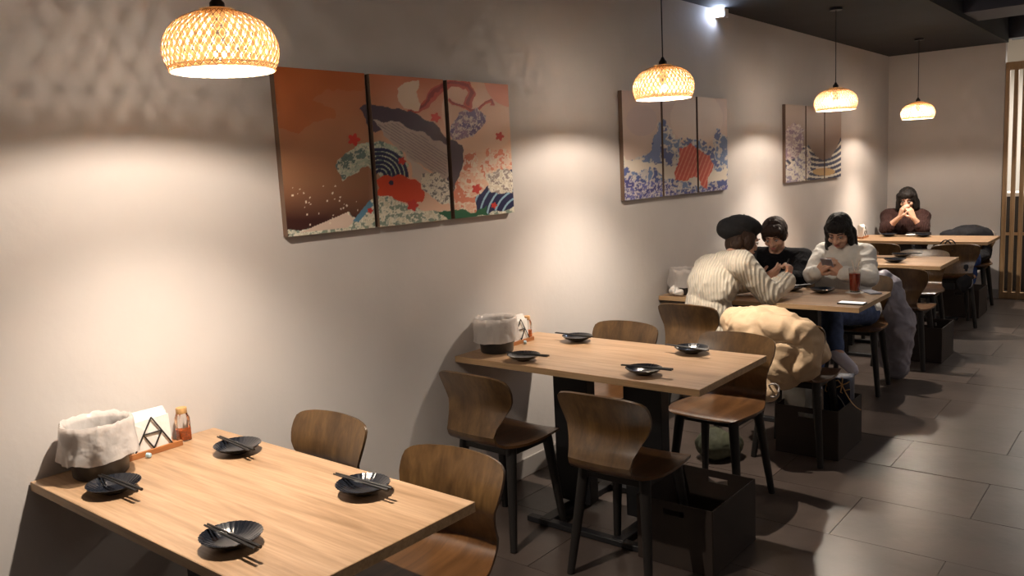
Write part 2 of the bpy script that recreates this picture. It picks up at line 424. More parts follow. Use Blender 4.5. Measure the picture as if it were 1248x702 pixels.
def make_lamp(label):
    t = thing('pendant_lamp', label, 'lamp', (0, 0, 0), 0, 'woven bamboo pendant lamps')
    bm = bmesh.new(); NS = 42
    zs = [0, .012, .03, .05, .07, .09, .108, .124, .138, .149, .157]
    for di in (-1, 1):
        for k in range(NS):
            pts = []; nr = []
            for i, z in enumerate(zs):
                a = 2 * PI * k / NS + di * .80 * (i / (len(zs) - 1)) ** .9
                r = shade_r(z) + di * .0009
                pts.append(Vector((r * math.cos(a), r * math.sin(a), z))); dz = .004
                sl_ = (shade_r(min(.157, z + dz)) - shade_r(max(0, z - dz))) / (min(.157, z + dz) - max(0, z - dz))
                nr.append(Vector((math.cos(a), math.sin(a), -sl_)).normalized())
            ribbon(bm, pts, nr, .0095, .0008)
    o = obj('woven_shade', bm, M['bamboo'], t, smooth=False); o['kind'] = 'stuff'
    bm = bmesh.new()
    for di in (-1, 1):
        for k in range(NS):
            pts = []; nr = []
            for i, z in enumerate(zs):
                a = 2 * PI * (k + .5) / NS + di * .80 * (i / (len(zs) - 1)) ** .9
                r = shade_r(z) + .0022 + di * .0004
                pts.append(Vector((r * math.cos(a), r * math.sin(a), z))); nr.append(Vector((math.cos(a), math.sin(a), .2 + z * 3)).normalized())
            ribbon(bm, pts, nr, .0019, .0008)
    o = obj('dark_lattice', bm, M['rattan'], t, smooth=False); o['kind'] = 'stuff'
    bm = bmesh.new()
    for (r, z) in ((.137, .0), (.1405, .010)):
        tube(bm, [(r * math.cos(a * PI / 24), r * math.sin(a * PI / 24), z) for a in range(49)], .0022, 6)
    obj('rim', bm, M['bamboo'], t)
    bm = bmesh.new(); lathe(bm, [(.041, .156), (.0465, .158), (.047, .161), (.01, .1625)], 24); obj('top_disc', bm, M['bamboo'], t)
    bm = bmesh.new(); lathe(bm, [(.020, .160), (.020, .178), (.012, .188), (.006, .20)], 16); obj('socket_cap', bm, M['black'], t)
    bm = bmesh.new(); lathe(bm, [(.012, .066), (.016, .072), (.018, .10), (.018, .155)], 16); obj('lamp_holder', bm, M['black'], t)
    bm = bmesh.new(); ell(bm, (0, 0, .050), (.020, .020, .018), n=14); obj('bulb', bm, M['bulb'], t)
    sp = D.lights.new('bulb_beam', 'SPOT'); sp.energy = BEAM; sp.spot_size = math.radians(106); sp.spot_blend = .8; sp.shadow_soft_size = .012; sp.color = BULBC
    so = D.objects.new('bulb_beam', sp); C.objects.link(so); so.parent = t; so.location = (0, 0, .028)
    bm = bmesh.new(); tube(bm, [(0, 0, .195), (0, 0, .76)], .0032, 8); c_ = obj('cord', bm, M['black'], t)
    bm = bmesh.new(); lathe(bm, [(.045, .742), (.045, .757), (.02, .76)], 20); obj('ceiling_rose', bm, M['black'], t)
    return t
LAMPS = [(.595, .36, 1.905, 'large woven bamboo pendant lamp nearest the camera, over the nearest table'),
         (.60, 2.80, 1.92, 'woven bamboo pendant lamp second from the camera, by the wave triptych'),
         (.60, 5.40, 1.93, 'woven bamboo pendant lamp third from the camera, above the person in white'),
         (.60, 7.80, 1.91, 'smallest woven bamboo pendant lamp, in front of the back wall')]
l0 = None
for x, y, z, lb in LAMPS:
    if l0 is None: l0 = make_lamp(lb); l0.location = (x, y, z); o = l0
    else: o = dup(l0, (x, y, z), y, lb)
    for ch in o.children:       # the cord is as long as the drop from the ceiling
        k = ZC - z
        if ch.name.startswith('cord'): ch.scale = (1, 1, (k - .195) / .565); ch.location = (0, 0, .195 - .195 * (k - .195) / .565)
        if ch.name.startswith('ceiling_rose'): ch.location = (0, 0, k - .76)

# emergency light on the wall under the soffit
em = thing('emergency_light', 'small lit white emergency light box under the black ceiling edge', 'light', (.0, 4.66, 2.60))
obj('housing', bx(.002, .075, 0, .07, 0, .058), M['white'], em, bevel=.003)
M['eglow'] = mat('cool_white_glow', (1, 1, 1), .4, emit=(0.62, 0.74, 1.0), es=60)
obj('diffuser', bx(.006, .071, -.012, 0, .004, .056), M['eglow'], em, smooth=False)

# ------------------------------------------------------------------ things on the tables
ZT = .75
def make_dish(label):
    bm = bmesh.new()
    def fn(r, z, a, i): k = 1 + (.030 * abs(math.sin(a * 16)) if r > .035 else 0); return r * k * (1 + .03 * math.cos(2 * a)), z
    lathe(bm, [(.026, .001), (.030, 0), (.031, .003), (.045, .008), (.062, .017), (.0725, .0265), (.0735, .0275), (.0725, .0278), (.060, .0195), (.044, .0105), (.030, .0065), (.01, .006)], 96, fn=fn)
    o = obj('sauce_dish', bm, M['dish']); return tag(o, label, 'dish', 'small black ribbed dishes')
def make_stick(label):
    bm = bmesh.new(); tube(bm, [(-.112, 0, 0), (-.02, 0, 0), (.112, 0, 0)], [.0028, .0034, .0046], 6)
    o = obj('chopstick', bm, M['chop'], smooth=False); return tag(o, label, 'chopstick')
def ang(a, b): return math.atan2(b[1] - a[1], b[0] - a[0])
PL = [ # dish x, y, stick centre, angle, where
    (.325, .452, .328, .442, -.10, 'at the far wall-side corner of the nearest table'),
    (.315, .060, .347, .062, .02, 'in front of the bin on the nearest table'),
    (.942, .444, .943, .440, .01, 'at the aisle end of the nearest table'),
    (.922, .054, .946, .040, -.02, 'at the near edge of the nearest table'),
    (.335, 2.350, .321, 2.336, -.05, 'at the far edge of the second table near the wall'),
    (.352, 1.898, .381, 1.886, .10, 'at the near edge of the second table by its bin'),
    (.950, 2.360, .946, 2.318, -.14, 'at the far aisle corner of the second table'),
    (.958, 1.925, .976, 1.915, .10, 'at the near aisle corner of the second table'),
    (.905, 4.225, None, 0, 0, 'in front of the person with the phone'),
    (.70, 4.24, .72, 4.25, .9, 'beside the writing hand of the person in the cream sweater'),
    (.86, 6.25, .90, 6.25, .0, 'at the far edge of the fourth table'),
    (.90, 5.88, .87, 5.885, .0, 'at the near edge of the fourth table'),
    (.29, 8.03, .42, 8.04, .05, 'at the left of the lone diner'),
    (.62, 8.02, .56, 8.10, .1, 'at the right of the lone diner')]
d0 = k0 = None
for dx, dy, sx, sy, a, where in PL:
    lb = 'black ribbed dish ' + where
    if d0 is None: d0 = make_dish(lb); o = d0
    else: o = cp(d0); o['label'] = lb
    o.location = (dx, dy, ZT + .0005)
    if sx is None: continue
    for s in (-1, 1):
        lb = 'one of two black chopsticks ' + where.replace('beside the writing', 'by the')
        if k0 is None: k0 = make_stick(lb); o = k0
        else: o = cp(k0); o['label'] = lb
        o['group'] = 'chopsticks ' + where
        ca, sa = math.cos(a + s * .012), math.sin(a + s * .012)
        if abs(sx - dx) > .1: z = ZT + .005
        else: z = ZT + .0335
        o.location = (sx - sa * s * .0055, sy + ca * s * .0055, z); o.rotation_euler = (0, 0, a + s * .012)

def make_bin(label):
    t = thing('table_bin', label, 'bin', (0, 0, 0), 0, 'small dark table bins')
    bm = bmesh.new()
    lathe(bm, [(.066, .002), (.072, 0), (.078, .006), (.089, .12), (.091, .145), (.0935, .148), (.0935, .152), (.0895, .152), (.086, .12), (.074, .008), (.02, .006)], 40)
    obj('bucket', bm, M['binplastic'], t)
    return t
def make_liner(label, seed):
    bm = bmesh.new()
    def fn(r, z, a, i):
        n = noise.noise(Vector((math.cos(a) * 2.2 + seed, math.sin(a) * 2.2, z * 9)))
        n2 = noise.noise(Vector((math.cos(a) * 6 + seed, math.sin(a) * 6, z * 25)))
        k = .004 + .05 * max(0, .16 - z) if i < 9 else .004
        return r + (n * 1.4 + n2) * k, z + ((.013 * n if i == 0 else 0) + (.006 * n2 if 5 < i < 9 else 0))
    prof = [(.112, .058), (.110, .075), (.107, .095), (.105, .115), (.1035, .135), (.1025, .150), (.1015, .162), (.098, .1685), (.0910, .1650), (.084, .152), (.080, .13), (.075, .09), (.068, .04), (.066, .014), (.02, .011)]
    lathe(bm, prof, 72, cap0=False, fn=fn)
    o = obj('bin_liner', bm, M['liner']); return tag(o, label, 'plastic bag', 'clear bags lining the table bins')
BINS = [(.122, .112, 'nearest table'), (.122, 1.985, 'second table'), (.122, 3.90, 'table with three people')]
for k, (x, y, wh) in enumerate(BINS):
    t = make_bin('round dark bin under a clear bag, by the wall on the ' + wh); t.location = (x, y, ZT + .0003)
    l = make_liner('crinkled clear plastic bag lining the bin on the ' + wh, k * 3.1); l.location = (x, y, ZT + .0003)

def make_holder(label):
    t = thing('napkin_holder', label, 'napkin holder', (0, 0, 0), 0, 'napkin holders with triangle wire fronts')
    bm = bmesh.new(); box(bm, -.030, .034, -.085, .095, .004, .012); obj('base_board', bm, M['tray'], t, bevel=.002)
    obj('front_rail', bx(.028, .036, -.087, .097, .0, .019), M['tray'], t, bevel=.0015)
    obj('rear_rail', bx(-.036, -.028, -.087, .097, .0, .019), M['tray'], t, bevel=.0015)
    for nm, x in (('front_wire', .032), ('rear_wire', -.026)):
        bm = bmesh.new(); A = (x, -.062, .019); B = (x, .062, .019); T_ = (x, 0, .122)
        am = ((A[0] + T_[0]) / 2, (A[1] + T_[1]) / 2, (A[2] + T_[2]) / 2); bmid = (x, .031, .0705)
        for a, b in ((A, T_), (B, T_), (am, bmid), (am, (x, 0, .019)), (bmid, (x, 0, .019))): tube(bm, [a, b], .0024, 8)
        obj(nm, bm, M['wire'], t)
    return t
def make_napkins(label, seed):
    bm = bmesh.new(); rnd = random.Random(seed)
    for k in range(15):
        x = -.0225 + k * .0034; h = .125 + .012 * math.sin(k * .35 + .3) + rnd.uniform(-.002, .002); dy = rnd.uniform(-.002, .002)
        vs = box(bm, x, x + .0030, -.068 + dy, .062 + dy, .0125, h)
        for v in vs:
            if v.co.z > .1: v.co.x += .006 * math.sin(v.co.y * 30 + k * .2); v.co.z += .004 * math.cos(v.co.y * 22)
    bmesh.ops.bevel(bm, geom=[e for e in bm.edges if abs(e.verts[0].co.z - e.verts[1].co.z) > .05], offset=.001, segments=1)
    o = obj('napkin_stack', bm, M['paper'], smooth=False); return tag(o, label, 'napkins', 'white napkin stacks', 'stuff')
def make_bottle(label):
    t = thing('spice_bottle', label, 'bottle', (0, 0, 0), 0, 'spice bottles')
    def sq(h, r0, r1=None):
        bm = bmesh.new()
        def fn(r, z, a, i):
            k = 1 / max(abs(math.cos(a)), abs(math.sin(a))); k = min(k, 1.22); return r * k, z
        lathe(bm, h, 32, fn=fn); return bm
    obj('glass_body', sq([(.019, .0), (.0205, .002), (.0205, .078), (.017, .088), (.0155, .094)], 0), M['glass'], t)
    obj('spice_fill', sq([(.0165, .0035), (.0180, .006), (.0180, .038), (.012, .042)], 0), M['spice'], t)
    bm = bmesh.new(); lathe(bm, [(.0175, .0945), (.0180, .096), (.0180, .112), (.017, .1135)], 28); obj('lid', bm, M['cork'], t)
    return t
HD = [(.062, .295, .02, 'nearest table'), (.085, 2.18, .0, 'second table'), (.08, 4.09, 0, 'table with three people'), (.08, 7.86, 0, 'back table')]
h0 = b0 = None
for k, (x, y, a, wh) in enumerate(HD):
    lb = 'wooden napkin holder with black triangle wire on the ' + wh
    if h0 is None: h0 = make_holder(lb); o = h0
    else: o = dup(h0, (0, 0, 0), 0, lb)
    o.location = (x, y, ZT + .0003); o.rotation_euler = (0, 0, a)
    n = make_napkins('stack of white paper napkins in the holder on the ' + wh, k); n.location = (x, y, ZT + .0008); n.rotation_euler = (0, 0, a)
    if k < 2:
        lb = 'small square glass bottle of orange spice with a pale wooden lid on the ' + ('nearest table', 'second table')[k]
        if b0 is None: b0 = make_bottle(lb); o = b0
        else: o = dup(b0, (0, 0, 0), 0, lb)
        o.location = ((.045, .425, ZT + .0003), (.055, 2.305, ZT + .0003))[k]
    if k < 2:
        bm = bmesh.new(); lathe(bm, [(.005, 0), (.0085, .001), (.0085, .012), (.006, .015)], 6, mtx=Matrix.Rotation(PI / 2, 4, 'Y'))
        o = obj('bottle_cap', bm, M['cap'], smooth=False); o.location = (x + .048, y - .035 + .03 * k, ZT + .009); o.rotation_euler = (0, 0, .5)
        tag(o, 'tiny pale blue plastic cap lying beside the napkin holder on the ' + wh, 'cap', 'tiny plastic caps')

# baskets under the aisle ends of the tables
def make_basket(label):
    t = thing('storage_basket', label, 'basket', (0, 0, 0), 0, 'dark board baskets under the tables')
    X, Y, H, e = .165, .20, .27, .006
    obj('bottom_board', bx(-X, X, -Y, Y, .002, .01), M['basket'], t)
    for s in (-1, 1):
        obj('long_side', bx(s * X - e / 2, s * X + e / 2, -Y, Y, .002, H), M['basket'], t)
        bm = bmesh.new(); y0, y1 = s * Y - e / 2, s * Y + e / 2
        box(bm, -X, X, y0, y1, .002, H - .055); box(bm, -X, X, y0, y1, H - .03, H); box(bm, -X, -.045, y0, y1, H - .055, H - .03); box(bm, .045, X, y0, y1, H - .055, H - .03)
        obj('handle_side', bm, M['basket'], t, smooth=False)
    return t
bk0 = None
for x, y, lb in ((1.13, 2.03, 'dark brown open basket with a handle slot under the second table'),
                 (1.12, 3.53, 'dark basket holding the white and navy bags under the beige coat chair'),
                 (1.10, 5.98, 'dark basket on the floor under the fourth table'),
                 (1.0, 7.98, 'dark basket on the floor under the back table')):
    if bk0 is None: bk0 = make_basket(lb); bk0.location = (x, y, 0)
    else: dup(bk0, (x, y, 0), 0, lb)
# ------------------------------------------------------------------ canvas triptychs (flat prints in colour attributes)
def homog(src):
    A = []; bv = []
    for (x, y), (u, v) in zip(((0, 0), (1, 0), (1, 1), (0, 1)), src):
        A.append([x, y, 1, 0, 0, 0, -u * x, -u * y]); bv.append(u)
        A.append([0, 0, 0, x, y, 1, -v * x, -v * y]); bv.append(v)
    h = np.linalg.solve(np.array(A, float), np.array(bv, float)); return np.append(h, 1).reshape(3, 3)
_rng = np.random.RandomState(7); _T = _rng.rand(256, 256)
def vn(x, y):
    xi = np.floor(x).astype(int); yi = np.floor(y).astype(int); fx = x - xi; fy = y - yi
    fx = fx * fx * (3 - 2 * fx); fy = fy * fy * (3 - 2 * fy); g = lambda a, b: _T[a & 255, b & 255]
    return (g(xi, yi) * (1 - fx) + g(xi + 1, yi) * fx) * (1 - fy) + (g(xi, yi + 1) * (1 - fx) + g(xi + 1, yi + 1) * fx) * fy
def fb(x, y, s, o=3): return sum(vn(x / s * 2 ** k + 17 * k, y / s * 2 ** k + 5 * k) / 2 ** k for k in range(o)) / sum(1 / 2 ** k for k in range(o))
def inside(x, y, P):
    r = np.zeros(x.shape, bool); n = len(P)
    for i in range(n):
        (x1, y1), (x2, y2) = P[i], P[(i + 1) % n]
        if y1 == y2: continue
        c = ((y1 > y) != (y2 > y)) & (x < (x2 - x1) * (y - y1) / (y2 - y1) + x1); r ^= c
    return r
def near(x, y, P, wd):
    r = np.full(x.shape, 1e9)
    for (x1, y1), (x2, y2) in zip(P, P[1:]):
        dx, dy = x2 - x1, y2 - y1; t = np.clip(((x - x1) * dx + (y - y1) * dy) / (dx * dx + dy * dy + 1e-9), 0, 1)
        r = np.minimum(r, np.hypot(x - x1 - t * dx, y - y1 - t * dy))
    return r < wd
def col(*c): return (np.array(c) / 255.0) ** 2.2
def put(img, m_, c, a=1.0): img[m_] = img[m_] * (1 - a) + col(*c) * a
def flower(img, x, y, cx, cy, r, c):
    a = np.arctan2(y - cy, x - cx); d = np.hypot(x - cx, y - cy); put(img, d < r * (.82 + .18 * np.cos(a * 5)), c)
def lerp(a, b, t): return a * (1 - t[..., None]) + b * t[..., None]
def foam(img, x, y, m_, base, deep, white, s):
    s = s * .7; n = fb(x, y, s, 3); n2 = fb(x + 300, y, s * .5, 2)
    put(img, m_, base); put(img, m_ & (n > .56), deep, .7); put(img, m_ & (np.abs(n - .5) < .06), white, .75); put(img, m_ & (n2 > .64), white, .7)
    put(img, m_ & (np.abs(n2 - .5) < .02), deep, .5)
def art1(x, y):
    wx = x + (fb(x, y, 30, 2) - .5) * 22; wy = y + (fb(x + 99, y, 30, 2) - .5) * 22
    t = np.clip((y - 40) / 600, 0, 1); L_ = lerp(col(196, 112, 66), col(186, 134, 100), np.clip(t * 2, 0, 1)); L_ = lerp(L_, col(66, 38, 34), np.clip((t - .55) * 2.6, 0, 1))
    Rr = lerp(col(214, 118, 78), col(236, 196, 168), np.clip(t * 2.2, 0, 1)); img = lerp(L_, Rr, np.clip((x - 380) / 120, 0, 1))
    put(img, inside(wx, wy, [(50, 40), (370, 40), (370, 110), (240, 120), (180, 160), (270, 190), (270, 220), (180, 240), (130, 275), (60, 260)]), (190, 100, 50), .55)
    put(img, np.hypot(x - 810, y - 190) < 150, (240, 205, 180), .7); put(img, np.hypot(x - 930, y - 60) < 110, (222, 110, 80), .6)
    for P, wd in (([(545, 190), (600, 165), (650, 105), (700, 88), (760, 92), (775, 125), (760, 160)], 15), ([(800, 190), (825, 150), (848, 142), (852, 160)], 6), ([(690, 150), (740, 175), (800, 185)], 7)):
        put(img, near(wx, wy, P, wd), (196, 80, 62)); put(img, near(wx, wy + 3, P, wd * .4), (150, 45, 40))
    put(img, inside(wx, wy, [(490, 115), (530, 85), (575, 80), (580, 150), (570, 190), (520, 180), (495, 150)]), (238, 212, 188))
    foam(img, x, y, inside(wx, wy, [(262, 400), (300, 350), (345, 320), (430, 295), (500, 330), (525, 390), (520, 430), (430, 440), (380, 400), (290, 450)]), (190, 205, 185), (38, 84, 92), (226, 226, 206), 26)
    for r in range(20, 110, 16): put(img, (np.abs(np.hypot(x - 425, y - 435) - r) < 6) & (y < 440) & (x > 395), (24, 34, 78) if r % 32 else (120, 160, 190))
    foam(img, x, y, inside(wx, wy, [(690, 260), (720, 200), (790, 175), (830, 210), (800, 260), (760, 290), (700, 300)]), (150, 118, 140), (84, 66, 118), (232, 214, 205), 20)
    put(img, inside(wx, wy, [(355, 180), (380, 168), (440, 175), (540, 190), (620, 235), (670, 285), (735, 320), (748, 400), (735, 500), (700, 520), (650, 450), (560, 350), (470, 270), (395, 270)]), (84, 66, 78))
    put(img, inside(wx, wy, [(405, 228), (500, 236), (600, 275), (690, 325), (695, 430), (655, 480), (620, 420), (540, 370), (450, 290)]), (196, 178, 168))
    st = inside(wx, wy, [(420, 240), (500, 245), (600, 290), (680, 350), (680, 440), (620, 410), (540, 355), (450, 280)]); put(img, st & (np.sin((y - x * .62) * .55) > .5), (146, 128, 126))
    put(img, inside(wx, wy, [(520, 350), (560, 385), (620, 430), (645, 490), (600, 495), (550, 440)]), (214, 200, 188))
    foam(img, x, y, inside(wx, wy, [(575, 430), (640, 420), (700, 470), (690, 540), (620, 520), (580, 480)]), (230, 222, 205), (44, 44, 62), (238, 232, 215), 14)
    put(img, inside(wx, wy, [(415, 450), (440, 436), (500, 426), (555, 448), (590, 492), (580, 530), (540, 545), (480, 522), (415, 515)]), (216, 72, 36)); put(img, np.hypot(x - 466, y - 460) < 9, (40, 30, 60))
    foam(img, x, y, inside(wx, wy, [(690, 600), (700, 500), (750, 350), (790, 345), (800, 420), (830, 330), (925, 330), (925, 420), (860, 400), (830, 450), (800, 560), (760, 600)]), (236, 192, 164), (214, 100, 66), (242, 226, 206), 34)
    nv = inside(wx, wy, [(785, 530), (830, 480), (870, 440), (942, 400), (945, 590), (790, 590)]); put(img, nv, (32, 34, 76))
    put(img, nv & (np.sin(np.hypot(x - 980, y - 600) * .22) > .72), (150, 186, 206))
    foam(img, x, y, inside(wx, wy, [(820, 420), (900, 400), (940, 440), (930, 500), (850, 500)]), (222, 210, 190), (120, 96, 96), (244, 236, 220), 16)
    foam(img, x, y, inside(wx, wy, [(78, 640), (200, 628), (300, 572), (330, 600), (385, 530), (430, 510), (470, 508), (520, 545), (600, 575), (690, 560), (700, 610), (960, 545), (960, 720), (60, 720)]), (222, 214, 190), (74, 116, 104), (240, 234, 216), 22)
    put(img, inside(x, y, [(120, 650), (300, 572), (330, 600), (300, 630)]), (224, 200, 182)); put(img, inside(x, y, [(320, 605), (385, 525), (398, 545), (340, 610)]), (96, 140, 166))
    put(img, inside(wx, wy, [(640, 570), (700, 560), (780, 575), (830, 540), (840, 580), (700, 610)]), (40, 96, 64))
    for cx, cy, r in ((332, 300, 24), (636, 214, 20), (880, 280, 18), (545, 545, 24), (790, 482, 20), (508, 378, 16), (858, 545, 13), (385, 566, 12)): flower(img, x, y, cx, cy, r, (206, 58, 46))
    r_ = np.random.RandomState(3)
    for k in range(34): put(img, np.hypot(x - r_.uniform(85, 380), y - r_.uniform(470, 630)) < r_.uniform(1.5, 4), (240, 226, 205))
    return img
def art2(x, y):
    wx = x + (fb(x, y, 24, 3) - .5) * 34; wy = y + (fb(x + 99, y, 24, 3) - .5) * 34
    t = np.clip((y - 80) / 420, 0, 1); img = lerp(col(206, 180, 172), col(222, 200, 184), t)
    put(img, np.hypot(x - 400, y - 200) < 120, (226, 204, 190), .6); put(img, np.hypot(x - 150, y - 210) < 70, (190, 168, 178), .35)
    W = inside(wx, wy, [(60, 380), (130, 385), (180, 360), (205, 300), (225, 215), (250, 200), (290, 250), (300, 290), (350, 300), (420, 290), (440, 330), (480, 330), (475, 270), (495, 245), (520, 270), (545, 300), (550, 560), (60, 580)])
    foam(img, x, y, W, (112, 134, 176), (70, 76, 140), (232, 220, 205), 44)
    put(img, inside(wx, wy, [(170, 380), (205, 310), (232, 215), (246, 300), (240, 400)]), (122, 138, 184))
    put(img, inside(wx, wy, [(70, 420), (140, 440), (200, 420), (250, 470), (420, 500), (540, 470), (540, 420), (470, 440), (300, 420), (150, 390), (80, 380)]), (234, 222, 206))
    foam(img, x, y, inside(wx, wy, [(60, 470), (250, 480), (300, 530), (545, 500), (545, 560), (60, 590)]), (104, 104, 168), (62, 60, 120), (228, 220, 214), 18)
    K = inside(wx, wy, [(295, 480), (312, 400), (325, 335), (370, 315), (420, 345), (462, 385), (470, 440), (440, 520), (405, 460), (355, 485)]); put(img, K, (218, 92, 72)); put(img, K & (np.sin((x + y * .4) * .35) > .6), (236, 142, 118))
    return img
def art3(x, y):
    wx = x + (fb(x, y, 16, 3) - .5) * 24; wy = y + (fb(x + 99, y, 16, 3) - .5) * 24
    t = np.clip((y - 140) / 240, 0, 1); img = lerp(col(200, 176, 160), col(128, 104, 94), t)
    foam(img, x, y, inside(wx, wy, [(790, 260), (830, 225), (860, 230), (880, 290), (880, 400), (790, 400)]), (186, 160, 164), (130, 104, 130), (226, 212, 202), 22)
    W = inside(wx * .5 + x * .5, wy * .5 + y * .5, [(790, 390), (850, 380), (880, 330), (898, 320), (930, 370), (965, 392), (1000, 380), (1030, 330), (1050, 280), (1055, 500), (790, 500)]); put(img, W, (50, 56, 84))
    d = np.hypot((x - 965) * 1.0, (y - 250) * 1.0); put(img, W & (np.sin(d * .30 + x * .02) > .25), (222, 214, 198)); put(img, W & (y > 420) & (np.hypot(x - 970, (y - 440) * 3) < 50), (196, 160, 110))
    foam(img, x, y, inside(wx, wy, [(795, 420), (850, 380), (895, 320), (915, 370), (900, 470), (800, 500)]), (224, 216, 204), (96, 84, 140), (236, 228, 216), 15)
    return img
def canvas_mat():
    mt, nt, b = nodes('canvas_print_ink'); a = nt.nodes.new('ShaderNodeVertexColor'); a.layer_name = 'ink'
    nt.links.new(a.outputs[0], b.inputs['Base Color']); b.inputs['Roughness'].default_value = 0.5; b.inputs['Specular IOR Level'].default_value = 0.35; return mt
M['ink'] = canvas_mat(); M['canvas'] = mat('canvas_wrap_edge', (0.16, 0.10, 0.07), .8)
def triptych(y0, y1, zb, zt, quad, fn, res, labels, grp):
    H = homog(quad); gap = .026; pw = (y1 - y0 - 2 * gap) / 3
    for k in range(3):
        a = y0 + k * (pw + gap); t = thing('canvas_panel', labels[k], 'picture', (0, a, zb), 0, grp)
        nx, nz = res; Y = np.linspace(0, pw, nx); Z = np.linspace(0, zt - zb, nz); yy, zz = np.meshgrid(Y, Z)
        s_ = (a + yy - y0) / (y1 - y0); t_ = 1 - zz / (zt - zb)
        P = np.stack([s_, t_, np.ones_like(s_)], -1) @ H.T; X_ = P[..., 0] / P[..., 2]; Y_ = P[..., 1] / P[..., 2]
        im = fn(X_, Y_)
        me = D.meshes.new('print'); vs = np.stack([np.full(yy.size, .0302), yy.ravel(), zz.ravel()], -1)
        fc = [(j * nx + i, j * nx + i + 1, (j + 1) * nx + i + 1, (j + 1) * nx + i) for j in range(nz - 1) for i in range(nx - 1)]
        me.from_pydata(vs.tolist(), [], fc); ca = me.color_attributes.new('ink', 'FLOAT_COLOR', 'POINT')
        ca.data.foreach_set('color', np.concatenate([im.reshape(-1, 3), np.ones((im.size // 3, 1))], 1).ravel().astype(np.float32))
        obj('print', me, M['ink'], t, smooth=False); obj('canvas_frame', bx(.002, .03, 0, pw, 0, zt - zb), M['canvas'], t, bevel=.0015)
triptych(.9228, 2.2783, 1.395, 2.0214, ((50, 40), (912, 85), (937, 572), (80, 665)), art1, (130, 190),
         ['tall orange brown canvas print with a small foaming wave, left of the first triptych', 'canvas print with a dark grey whale and an orange fish, centre of the first triptych', 'pale peach canvas print with red curls over navy waves, right of the first triptych'], 'first triptych on the wall')
triptych(3.3375, 4.777, 1.392, 2.041, ((57, 73), (538, 112), (540, 518), (80, 565)), art2, (70, 110),
         ['canvas print with a rising blue wave, left of the second triptych', 'canvas print with half of a red fish among blue foam, centre of the second triptych', 'canvas print with the red fish tail and a blue curl, right of the second triptych'], 'second triptych on the wall')
triptych(5.909, 7.334, 1.392, 2.041, ((792, 138), (1048, 160), (1046, 462), (802, 488)), art3, (50, 90),
         ['canvas print with a pale mauve plume of spray, left of the farthest triptych', 'dusky canvas print with a small white crest at the bottom, centre of the farthest triptych', 'canvas print with striped navy waves sweeping upward, right of the farthest triptych'], 'farthest triptych on the wall')

# ------------------------------------------------------------------ people
M['skin'] = mat('skin', (0.62, 0.36, 0.25), .5, var=.06, scale=20, sss=.12)
M['hair'] = mat('black_hair', (0.012, 0.009, 0.008), .58, spec=.3, bump=.8, bscale=18, stretch=(6, 6, 1))
M['brownhair'] = mat('dark_brown_hair', (0.030, 0.014, 0.008), .58, spec=.3, bump=.8, bscale=18, stretch=(6, 6, 1))
M['felt'] = mat('black_felt', (0.010, 0.010, 0.012), .95, bump=.3, bscale=120)
M['lash'] = mat('dark_lash', (0.02, 0.012, 0.01), .6); M['lip'] = mat('lip', (0.46, 0.15, 0.12), .4)
M['eyew'] = mat('eye_white', (0.5, 0.46, 0.42), .2)
def knit(name, c, dirn='x', sc=55, dist=.006, rough=.9):
    mt, nt, b = nodes(name); N = nt.nodes; L = nt.links
    b.inputs['Roughness'].default_value = rough; b.inputs['Sheen Weight'].default_value = .2
    tc = N.new('ShaderNodeTexCoord'); wv = N.new('ShaderNodeTexWave'); wv.bands_direction = dirn.upper(); wv.inputs['Scale'].default_value = sc / 2 / PI * 2; wv.inputs['Distortion'].default_value = 1.2; wv.inputs['Detail'].default_value = 1
    L.new(tc.outputs['Object'], wv.inputs['Vector']); r = N.new('ShaderNodeValToRGB'); L.new(wv.outputs[0], r.inputs[0])
    r.color_ramp.elements[0].color = (*[k * .78 for k in c], 1); r.color_ramp.elements[1].color = (*c, 1); L.new(r.outputs[0], b.inputs['Base Color'])
    bp = N.new('ShaderNodeBump'); bp.inputs['Strength'].default_value = .7; bp.inputs['Distance'].default_value = dist
    L.new(wv.outputs[0], bp.inputs['Height']); L.new(bp.outputs[0], b.inputs['Normal']); return mt
M['cream'] = knit('cream_rib_knit', (0.74, 0.67, 0.55))
M['blackknit'] = mat('black_sweater', (0.005, 0.005, 0.007), .95, spec=.2, bump=.3, bscale=60)
M['jacket'] = mat('white_jacket', (0.70, 0.67, 0.62), .8, bump=.25, bscale=30)
M['maroon'] = knit('maroon_knit', (0.038, 0.010, 0.007), sc=60)
M['maroon'].node_tree.nodes['Principled BSDF'].inputs['Sheen Weight'].default_value = 0
M['jeans'] = mat('blue_jeans', (0.06, 0.09, 0.19), .85, var=.25, scale=30)
M['darktr'] = mat('black_trousers', (0.014, 0.014, 0.018), .85)
M['shoe'] = mat('white_lilac_sneaker', (0.55, 0.53, 0.62), .6); M['shoeblack'] = mat('black_shoe', (.015, .015, .015), .5)
V = Vector
